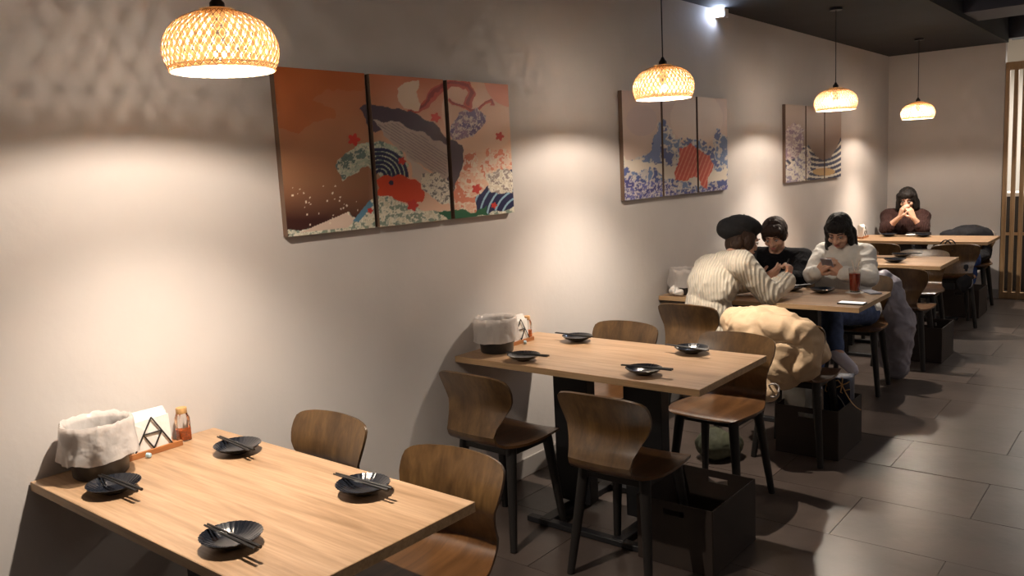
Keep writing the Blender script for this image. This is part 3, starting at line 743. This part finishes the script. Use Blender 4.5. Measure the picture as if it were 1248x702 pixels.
def hand(bm, wr, d, nrm, th, curl=.5):
    wr = V(wr); d = V(d).normalized(); nrm = V(nrm); nrm = (nrm - d * nrm.dot(d)).normalized(); s = d.cross(nrm) * th
    for i, (lat, ln, kn) in enumerate(((.027, .070, .086), (.009, .078, .090), (-.010, .072, .086), (-.027, .056, .078))):
        k = wr + d * kn + s * lat; capsule(bm, wr + s * lat * .55 + d * .004, .0165, k, .0115, 10)
        dd = d + s * lat * 2.2; dd.normalize(); a = k; rad = .0092 if i < 3 else .0080
        c_ = curl if not isinstance(curl, (list, tuple)) else curl[i]
        for f, b in zip((.45, .30, .25), (.9, 1.1, .8)):
            dd = Matrix.Rotation(c_ * b, 3, dd.cross(nrm).normalized()) @ dd; e = a + dd * ln * f * 1.05
            capsule(bm, a, rad, e, rad * .93, 10); a = e; rad *= .93
    t0 = wr + d * .018 + s * .020; t1 = t0 + (d * .55 + s * .55 + nrm * .35).normalized() * .044; t2 = t1 + (d * .85 + s * .1 + nrm * .35).normalized() * .032
    capsule(bm, t0, .0145, t1, .0115, 10); capsule(bm, t1, .0112, t2, .0092, 10)
def axes(f, u=(0, 0, 1)):
    f = V(f).normalized(); r = f.cross(V(u)).normalized(); return r, f, r.cross(f)
def person(label, J, look, hair, top_m, leg_m, shoe_m, top_name, hand_spec, grow=.016, wr_amp=.006, extra_top=None, voxel=.0046, rest=None):
    J = {k: V(v) for k, v in J.items()}
    root = J['pel'].copy(); root.z = 0
    t = thing('person', label, 'person', root); off = -root
    def ch(name, bm, m_, **k): 
        o = fuse(name, bm, m_, t, **k); o.location = off; return o
    r, f, u = axes(look[0], look[1]) ; c = J['hd']; P = lambda x, y, z: c + r * x + f * y + u * z
    R3 = Matrix((r, f, u)).transposed()
    # axes of the torso
    tr = (J['shR'] - J['shL']).normalized(); tu = (J['che'] - J['pel']).normalized(); tf = tu.cross(tr).normalized(); tu2 = tr.cross(tf).normalized()
    TR = Matrix((tr, tf, tu2)).transposed()
    def torso(bm, g):
        hr = (J['hipR'] - J['hipL']).normalized(); HR = Matrix((hr, V((0, 0, 1)).cross(hr).normalized(), V((0, 0, 1)))).transposed()
        ell(bm, J['pel'], (.160 + g, .115 + g, .105 + g), HR)
        capsule(bm, J['pel'], .112 + g, (J['pel'] + J['che']) / 2, .104 + g, 18)
        ell(bm, (J['pel'] * .45 + J['che'] * .55), (.132 + g, .098 + g, .14 + g), TR)
        ell(bm, J['che'], (.150 + g, .105 + g, .135 + g), TR)
        m_ = (J['shL'] + J['shR']) / 2
        capsule(bm, J['shL'], .050 + g, J['shR'], .050 + g); capsule(bm, J['che'], .105 + g, m_, .060 + g, 18)
    def sleeve(bm, S_, g, e=1.0):
        sh, el, wr = J['sh' + S_], J['el' + S_], J['wr' + S_]
        capsule(bm, sh, .050 + g, el, .040 + g); capsule(bm, el, .040 + g, el + (wr - el) * e, (.030 if e > .7 else .036) + g)
    def legs(bm, g, gl=1.0):
        for S_ in 'LR':
            capsule(bm, J['hip' + S_], .082 + g, J['kn' + S_], .058 + g, 16); capsule(bm, J['kn' + S_], .058 + g, J['kn' + S_] + (J['an' + S_] - J['kn' + S_]) * gl, .037 + g, 16)
    bm = bmesh.new(); torso(bm, -.006); legs(bm, -.004)
    for S_ in 'LR':
        sh, el, wr = J['sh' + S_], J['el' + S_], J['wr' + S_]
        capsule(bm, sh, .044, el, .036); capsule(bm, el, .037, el + (wr - el) * .45, .036); capsule(bm, el + (wr - el) * .3, .036, wr, .0225)
        d_, n_, th_, cu = hand_spec[S_]; hand(bm, wr, d_, n_, th_, cu)
        an = J['an' + S_]; fd = J.get('toe' + S_, an + V((0, .12, -.04)) * (1 if J['kn' + S_].y > J['pel'].y else -1)); capsule(bm, an, .036, fd, .028)
    # head
    ell(bm, P(0, -.012, .022), (.074, .092, .088), R3); ell(bm, P(0, .016, -.030), (.060, .070, .078), R3); ell(bm, P(0, .034, -.078), (.038, .040, .028), R3)
    capsule(bm, P(0, .086, .006), .008, P(0, .103, -.026), .0115, 10); capsule(bm, P(-.012, .092, -.030), .008, P(.012, .092, -.030), .008, 10)
    capsule(bm, P(-.030, .074, .022), .0115, P(.030, .074, .022), .0115, 10)
    for sx in (-1, 1): ell(bm, P(sx * .036, .058, -.030), (.024, .022, .022), R3); ell(bm, P(sx * .073, -.006, -.014), (.010, .019, .031), R3)
    ell(bm, P(0, .083, -.056), (.024, .012, .010), R3)
    capsule(bm, J['nek'] - (P(0, -.03, -.06) - J['nek']) * .3, .056, P(0, -.022, -.05), .050, 16)
    ch('body', bm, M['skin'], voxel=voxel, smooth=2)
    for sx in (-1, 1):
        bm = bmesh.new(); ell(bm, P(sx * .030, .079, .002), (.0115, .0095, .0045), R3, 12); e_ = obj('eye', bm, M['eyew'], t); e_.location = off
        bm = bmesh.new(); ell(bm, P(sx * .030, .0865, -.001), (.0058, .0035, .0042), R3, 10); i_ = obj('iris', bm, M['lash'], e_)
        bm = bmesh.new(); tube(bm, [P(sx * .015, .088, .008), P(sx * .030, .0905, .0105), P(sx * .042, .084, .006)], .0012, 6); q = obj('eyelash', bm, M['lash'], e_)
        bm = bmesh.new(); tube(bm, [P(sx * .014, .089, .027), P(sx * .032, .088, .032), P(sx * .050, .075, .026)], .0034, 6); q = obj('eyebrow', bm, M['lash'], t); q.location = off
    bm = bmesh.new(); ell(bm, P(0, .0925, -.053), (.020, .0055, .0045), R3, 12); ell(bm, P(0, .0915, -.0605), (.017, .0060, .0050), R3, 12); q = obj('mouth', bm, M['lip'], t); q.location = off
    bm = bmesh.new(); hair(bm, P, R3); q = ch('hair', bm, rest or M['hair'], voxel=.0055, smooth=5, wrinkle=lambda p: ridged(p, 34, .009, (1, 1, .25)))
    # clothes
    bm = bmesh.new(); torso(bm, grow - .004)
    for S_ in 'LR': sleeve(bm, S_, grow * .8 if top_name != 'maroon_sweater' else grow * .6, .95 if top_name != 'maroon_sweater' else .28)
    if extra_top: extra_top(bm, J, P)
    ch(top_name, bm, top_m, voxel=.0075, smooth=4, wrinkle=lambda p: ridged(p, 9, wr_amp * 2.2) + ridged(p + V((3, 1, 2)), 24, wr_amp * .6))
    bm = bmesh.new(); legs(bm, .010, .93)
    hr = (J['hipR'] - J['hipL']).normalized(); ell(bm, J['pel'] - V((0, 0, .015)), (.166, .12, .10), Matrix((hr, V((0, 0, 1)).cross(hr).normalized(), V((0, 0, 1)))).transposed())
    ch('trousers', bm, leg_m, voxel=.009, smooth=3, wrinkle=lambda p: ridged(p, 14, .010))
    for S_ in 'LR':
        an = J['an' + S_]; fd = J.get('toe' + S_, an + V((0, .12, -.04)) * (1 if J['kn' + S_].y > J['pel'].y else -1)); dn = (fd - an).normalized()
        bm = bmesh.new(); capsule(bm, an - V((0, 0, .012)), .043, fd, .036); capsule(bm, an - dn * .02 - V((0, 0, .025)), .034, fd + dn * .012 - V((0, 0, .004)), .031); ch('shoe', bm, shoe_m, voxel=.006, smooth=2)
    return t, P, R3, off

def hair_nape(bm, P, R):
    ell(bm, P(0, -.026, .020), (.084, .094, .092), R); ell(bm, P(0, -.060, -.040), (.072, .048, .075), R)
    for s in (-1, 1): ell(bm, P(s * .070, -.012, -.020), (.020, .040, .060), R)
def shawl(bm, J, P):
    for k in ('shL', 'shR'): capsule(bm, J['nek'] - V((0, .02, .035)), .062, J[k], .066)
p1 = dict(pel=(.37, 3.66, .56), che=(.43, 3.67, .86), nek=(.515, 3.765, 1.015), hd=(.545, 3.87, 1.115), shL=(.335, 3.79, .945), shR=(.625, 3.645, .995), elL=(.38, 3.92, .815), wrL=(.575, 4.05, .835),
          elR=(.735, 3.775, .80), wrR=(.77, 3.985, .855), hipL=(.32, 3.66, .535), hipR=(.49, 3.66, .535), knL=(.31, 3.99, .535), knR=(.50, 4.01, .535), anL=(.31, 3.93, .09), anR=(.50, 3.93, .09))
t, P, R3, off = person('person in a cream ribbed sweater and black beret leaning over the table', p1, ((.42, .80, -.42), (.1, .42, .9)), hair_nape, M['cream'], M['darktr'], M['shoeblack'], 'sweater',
                       dict(L=((.75, .45, .45), (-.3, .75, .5), 1, .35), R=((.05, .35, .9), (-.9, .1, .15), -1, 1.25)), grow=.034, wr_amp=.007, rest=M['brownhair'], extra_top=shawl)
bm = bmesh.new(); ell(bm, P(.012, -.036, .078), (.108, .112, .056), R3); ell(bm, P(-.028, -.086, .034), (.100, .092, .072), R3); ell(bm, P(0, -.03, .05), (.092, .098, .062), R3)
o = fuse('beret', bm, M['felt'], None, voxel=.006, smooth=4, wrinkle=lambda p: ridged(p, 10, .008)); o.parent = t; o.location = off
bm = bmesh.new(); tube(bm, [P(0, -.05, .130), P(.004, -.052, .146)], [.004, .003], 8); q = obj('beret_stalk', bm, M['felt'], o)
bm = bmesh.new(); tube(bm, [(.745, 4.005, .905), (.765, 4.03, .985)], [.004, .0035], 8); o = obj('pen', bm, M['chop']); tag(o, 'dark pen held upright by the person in the cream sweater', 'pen')

def hair_short(bm, P, R):
    ell(bm, P(0, -.022, .030), (.087, .098, .090), R); ell(bm, P(0, .028, .056), (.076, .064, .050), R); ell(bm, P(0, -.055, -.030), (.074, .050, .07), R)
    for s in (-1, 1): ell(bm, P(s * .060, .004, .012), (.024, .056, .058), R)
    for k in range(-3, 4): capsule(bm, P(k * .019, .068, .068), .018, P(k * .021, .084 - abs(k) * .006, .042 + .004 * (k % 2)), .007, 8)
p2 = dict(pel=(.42, 4.85, .545), che=(.43, 4.74, .83), nek=(.43, 4.69, .955), hd=(.435, 4.635, 1.075), shL=(.60, 4.72, .905), shR=(.27, 4.72, .915), elL=(.635, 4.56, .775), elR=(.235, 4.54, .79), wrL=(.50, 4.36, .80), wrR=(.36, 4.34, .80),
          hipL=(.50, 4.84, .535), hipR=(.34, 4.84, .535), knL=(.50, 4.42, .535), knR=(.33, 4.42, .535), anL=(.50, 4.44, .09), anR=(.32, 4.44, .09))
person('person in a black sweater with short dark hair, seated by the wall', p2, ((.12, -.86, -.45), (0, -.45, .86)), hair_short, M['blackknit'], M['darktr'], M['shoeblack'], 'sweater',
       dict(L=((-.5, -.8, .05), (0, 0, -1), 1, .3), R=((.5, -.8, .05), (0, 0, -1), -1, .3)), grow=.026, rest=M['brownhair'])

def hair_bob(bm, P, R):
    ell(bm, P(0, -.022, .026), (.085, .096, .090), R); ell(bm, P(0, .024, .054), (.076, .066, .050), R)
    for s in (-1, 1):
        capsule(bm, P(s * .058, .026, .045), .026, P(s * .068, .016, -.05), .022); capsule(bm, P(s * .068, .014, -.04), .024, P(s * .074, .030, -.14), .016)
    capsule(bm, P(0, -.06, -.02), .066, P(0, -.055, -.11), .055); capsule(bm, P(.06, -.03, -.03), .040, P(.09, .01, -.16), .024); capsule(bm, P(-.06, -.03, -.03), .040, P(-.08, .0, -.15), .024)
def jacket_extra(bm, J, P):
    capsule(bm, J['pel'] + V((0, .0, -.02)), .14, J['che'], .125, 20); ell(bm, J['pel'] + V((0, -.01, 0)), (.185, .145, .11)); ell(bm, J['che'] + V((-.05, -.02, -.12)), (.15, .13, .14))
    capsule(bm, J['nek'] + V((.07, -.02, .0)), .030, J['nek'] + V((-.07, -.02, .0)), .030); ell(bm, J['nek'] + V((0, .06, -.01)), (.11, .055, .05))
p3 = dict(pel=(.90, 4.86, .55), che=(.87, 4.78, .86), nek=(.86, 4.75, .985), hd=(.855, 4.685, 1.10), shL=(1.00, 4.77, .94), shR=(.725, 4.79, .94), elL=(1.075, 4.60, .80), elR=(.685, 4.60, .80), wrL=(.955, 4.455, .845), wrR=(.795, 4.445, .845),
          hipL=(.99, 4.83, .535), hipR=(.82, 4.84, .535), knL=(.90, 4.40, .585), knR=(.80, 4.43, .53), anL=(1.0, 4.20, .385), anR=(.80, 4.40, .10), toeL=(1.105, 4.16, .30))
person('person in a white jacket and blue jeans looking down at a phone', p3, ((.05, -.84, -.5), (0, -.5, .84)), hair_bob, M['jacket'], M['jeans'], M['shoe'], 'jacket',
       dict(L=((-.62, -.25, .62), (-.5, .8, .1), 1, .55), R=((.62, -.25, .62), (.5, .8, .1), -1, .55)), grow=.022, wr_amp=.006, extra_top=jacket_extra)
def slab(bm, w_, h_, th): box(bm, -w_ / 2, w_ / 2, -h_ / 2, h_ / 2, 0, th)
def phone(label, loc, rot, body, scr):
    t = thing('phone', label, 'phone', loc); t.rotation_euler = rot
    bm = bmesh.new(); slab(bm, .072, .148, .0078); obj('phone_body', bm, body, t, bevel=.003)
    bm = bmesh.new(); box(bm, -.032, .032, -.068, .068, .0080, .0084); obj('screen', bm, scr, t); return t
M['screen_on'] = mat('lit_phone_screen', (.8, .8, .8), .2, emit=(1, .96, .9), es=.7); M['screen_off'] = mat('dark_screen', (.02, .02, .025), .08)
M['silver'] = mat('silver_case', (.45, .44, .50), .3, metal=.6); M['lilac'] = mat('lilac_case', (.36, .38, .46), .35)
phone('phone held in both hands by the person in the white jacket', (.873, 4.415, .895), (-.75, .05, .0), M['silver'], M['screen_off'])
phone('black phone with a bright screen lying near the aisle corner of the table', (1.185, 3.885, ZT + .001), (0, 0, 1.55), M['shoeblack'], M['screen_on'])
phone('grey blue phone lying face up beside the glass of red tea', (1.165, 4.325, ZT + .001), (0, 0, .7), M['lilac'], M['lilac'])

def hair_round(bm, P, R):
    ell(bm, P(0, -.020, .032), (.092, .102, .098), R); ell(bm, P(0, .024, .060), (.080, .068, .052), R)
    for s in (-1, 1): capsule(bm, P(s * .072, .018, .05), .030, P(s * .080, .012, -.08), .030); capsule(bm, P(s * .078, -.02, -.03), .036, P(s * .095, -.01, -.17), .028)
    capsule(bm, P(0, -.065, .0), .060, P(0, -.06, -.14), .06)
p4 = dict(pel=(.33, 8.62, .545), che=(.335, 8.52, .83), nek=(.345, 8.48, .965), hd=(.365, 8.43, 1.105), shL=(.495, 8.50, .915), shR=(.165, 8.50, .925), elL=(.555, 8.30, .80), elR=(.19, 8.30, .80), wrL=(.475, 8.235, .925), wrR=(.345, 8.235, .935),
          hipL=(.42, 8.60, .535), hipR=(.25, 8.60, .535), knL=(.43, 8.20, .535), knR=(.24, 8.20, .535), anL=(.43, 8.22, .09), anR=(.24, 8.22, .09))
person('person in a maroon sweater with raised hands, alone at the back table', p4, ((.10, -.93, -.25), (0, -.25, .93)), hair_round, M['maroon'], M['darktr'], M['shoeblack'], 'maroon_sweater',
       dict(L=((-.35, -.15, .9), (-.8, .5, .2), 1, .5), R=((.25, -.15, .9), (.8, .5, .2), -1, .5)), grow=.040, wr_amp=.006)

# ------------------------------------------------------------------ coats and bags
M['beige'] = mat('beige_padded_cotton', (0.60, 0.43, 0.27), .75, var=.06, scale=6, bump=.2, bscale=50)
M['lavender'] = mat('grey_lavender_nylon', (0.27, 0.25, 0.29), .45, var=.12, scale=6)
M['blackcloth'] = mat('black_wool', (0.012, 0.012, 0.016), .85, bump=.3, bscale=60)
M['denim'] = mat('royal_blue_cloth', (0.03, 0.07, 0.24), .8, var=.2, scale=20)
M['cord'] = mat('grey_cord', (.42, .38, .36), .7); M['navy'] = mat('navy_paper', (.012, .018, .045), .45); M['ribbon'] = mat('gold_ribbon', (.72, .45, .20), .4)
M['whitepaper'] = mat('white_paper_bag', (.78, .76, .70), .8); M['olive'] = mat('olive_fabric', (.07, .075, .045), .8, var=.6, scale=9)
def heap(name, label, cat, parts, m_, amp=.03, sc=5.5, voxel=.009):
    bm = bmesh.new()
    for p in parts:
        if len(p) == 2: ell(bm, *p)
        else: capsule(bm, *p)
    c = V(parts[0][0]); base = V((c.x, c.y, 0))
    o = fuse(name, bm, m_, None, voxel=voxel, smooth=5, wrinkle=lambda p: ridged(p, sc, amp, (1, 1, .7)) + ridged(p + V((5, 2, 1)), sc * 2.3, amp * .35))
    o.data.transform(Matrix.Translation(-base)); o.location = base; return tag(o, label, cat)
ct_ = heap('coat', 'puffy beige coat piled over the chair at the aisle side', 'coat',
     [((.93, 3.22, .69), (.22, .15, .12)), ((1.08, 3.24, .60), (.16, .17, .16)), ((.80, 3.30, .725), (.12, .12, .07)), ((1.00, 3.18, .52), (.16, .13, .11)), ((1.04, 3.34, .56), (.18, .17, .11)), ((1.0, 3.13, .74), .055, (1.17, 3.14, .71), .06), ((1.2, 3.15, .68), .055, (1.17, 3.15, .55), .07), ((.99, 3.08, .44), .05, (1.02, 3.06, .40), .035)], M['beige'], .055, 6.0)
bm = bmesh.new(); tube(bm, [(.13 + .028 * math.cos(a * PI / 8), -.19 + .01 * math.sin(a), .43 + .035 * math.sin(a * PI / 8)) for a in range(17)], .0045, 8); q = obj('drawstring', bm, M['cord'], ct_)
heap('coat', 'grey lavender coat hanging behind the person in the white jacket', 'coat', [((1.05, 5.12, .68), (.09, .08, .09)), ((1.04, 5.11, .70), .080, (1.115, 5.14, .42), .115), ((1.115, 5.14, .42), .115, (1.11, 5.15, .09), .075), ((1.02, 5.13, .45), .09, (1.06, 5.15, .14), .06)], M['lavender'], .035, 7)
heap('coat', 'black coat heaped over the chair by the back wall', 'coat', [((.93, 8.60, .735), (.20, .12, .085)), ((.80, 8.58, .725), (.15, .09, .055)), ((1.05, 8.62, .70), (.10, .11, .08)), ((1.07, 8.62, .70), .06, (1.10, 8.60, .50), .03), ((.97, 8.48, .52), (.17, .14, .07))], M['blackcloth'], .02, 8)
heap('blue_cloth', 'royal blue garment hanging below the black coat', 'garment', [((1.0, 8.30, .50), (.085, .06, .10)), ((1.01, 8.28, .53), .06, (1.0, 8.27, .30), .055)], M['denim'], .02, 9, .008)
bg = heap('shoulder_bag', 'black shoulder bag with looped handles on the chair at the back table', 'bag', [((1.05, 7.36, .56), (.12, .10, .10)), ((1.13, 7.30, .46), (.07, .08, .14))], M['blackcloth'], .02, 9, .008)
bm = bmesh.new()
for q in (0, .03): tube(bm, [(-.06 + q + .055 * math.cos(a * PI / 10), -.16 + q, .70 + .10 * math.sin(a * PI / 10)) for a in range(11)], .006, 8)
obj('handle', bm, M['blackcloth'], bg)
bm = bmesh.new(); tube(bm, [(.12 + .03 * math.cos(a * PI / 8), -.09, .42 + .055 * math.sin(a * PI / 8)) for a in range(17)], .004, 6); obj('metal_ring', bm, M['silver'], bg)
def carrier(name, label, loc, sx, sy, h, m_, rz=0):
    bm = bmesh.new(); vs = box(bm, -sx / 2, sx / 2, -sy / 2, sy / 2, 0, h)
    bmesh.ops.delete(bm, geom=[f for f in bm.faces if all(v.co.z > h * .9 for v in f.verts)], context='FACES')
    bmesh.ops.subdivide_edges(bm, edges=bm.edges[:], cuts=5, use_grid_fill=True)
    for v in bm.verts: n_ = noise.noise_vector(v.co * 9 + V(loc)); v.co += n_ * .010; v.co.x *= 1 - .12 * v.co.z / h * (abs(v.co.y) > sy * .2)
    t = thing(name, label, 'bag', loc, rz); o = obj('bag_body', bm, m_, t); sd = o.modifiers.new('s', 'SOLIDIFY'); sd.thickness = .0015; return t
t = carrier('paper_bag', 'white paper bag standing in the basket under the beige coat chair', (1.01, 3.50, .012), .14, .12, .33, M['whitepaper'])
t = carrier('gift_bag', 'navy gift bag tied with gold ribbons in the basket', (1.205, 3.60, .012), .15, .12, .385, M['navy'], .1)
bm = bmesh.new()
for cx in (-.05, .03):
    for a in range(6):
        an = a * PI / 3 + .3; r0 = .04; tube(bm, [(cx, -.072, .350), (cx + r0 * math.cos(an) * .6, -.080, .350 + r0 * math.sin(an)), (cx + r0 * 1.2 * math.cos(an + .3), -.076, .350 + r0 * 1.1 * math.sin(an + .3))], .0032, 5)
obj('ribbon_bow', bm, M['ribbon'], t)
bm = bmesh.new(); tube(bm, [(.03 + .02 * k, -.074 - .002 * k, .350 - .045 * k + .004 * k * k) for k in range(6)], .003, 5); obj('ribbon_tail', bm, M['ribbon'], t)
bm = bmesh.new(); tube(bm, [(-.05 + .11 * math.sin(k * PI / 8), -.070, .355 - .24 * math.sin(k * PI / 16)) for k in range(9)], .003, 6); obj('cord_handle', bm, M['cord'], t)
heap('cloth_bag', 'crumpled olive cloth bag on the floor behind the lit seat chair', 'bag', [((.72, 3.05, .085), (.10, .10, .085)), ((.78, 3.10, .07), (.08, .08, .065))], M['olive'], .02, 9, .007)

# drink and paper on the table with three people
g = thing('tea_glass', 'tall glass of red iced tea with straws on a lace coaster', 'glass', (1.075, 4.30, ZT + .0035))
bm = bmesh.new(); lathe(bm, [(.026, 0), (.029, .002), (.031, .02), (.036, .145), (.0365, .148), (.0345, .147), (.0295, .02), (.027, .008), (.01, .007)], 36); obj('glass_wall', bm, M['glass'], g)
M['tea'] = mat('red_tea', (.42, .035, .012), .1, emit=None); bm = bmesh.new(); lathe(bm, [(.012, .009), (.0262, .010), (.0290, .022), (.0330, .118), (.02, .119)], 36); obj('tea', bm, M['tea'], g)
M['straw'] = mat('pale_straw', (.75, .66, .58), .4)
for a, b in (((.006, .0, .10), (-.022, .006, .20)), ((.0, .01, .10), (.026, .014, .20))):
    bm = bmesh.new(); tube(bm, [a, b], .0030, 8); obj('straw', bm, M['straw'], g)
bm = bmesh.new(); lathe(bm, [(.01, 0), (.052, 0), (.056, .0012), (.05, .0024), (.01, .0024)], 60, fn=lambda r, z, a, i: (r * (1 + (.06 * math.sin(a * 15) if r > .04 else 0)), z)); o = obj('coaster', bm, M['whitepaper']); o.location = (1.075, 4.30, ZT + .0006)
tag(o, 'round white lace coaster under the glass of red tea', 'coaster')
heap('crumpled_tissue', 'crumpled white tissue beside the bin behind the cream sweater', 'tissue', [((.10, 3.80, .785), (.03, .03, .028)), ((.135, 3.79, .775), (.028, .02, .02))], M['paper'], .02, 22, .004)
for k, (x, y, lb) in enumerate(((.50, 8.10, 'pale snack plate in front of the lone diner'), )):
    bm = bmesh.new(); lathe(bm, [(.03, 0), (.05, .004), (.066, .016), (.064, .017), (.045, .007), (.01, .005)], 32); o = obj('snack_plate', bm, M['white']); o.location = (x, y, ZT + .0005); tag(o, lb, 'plate')
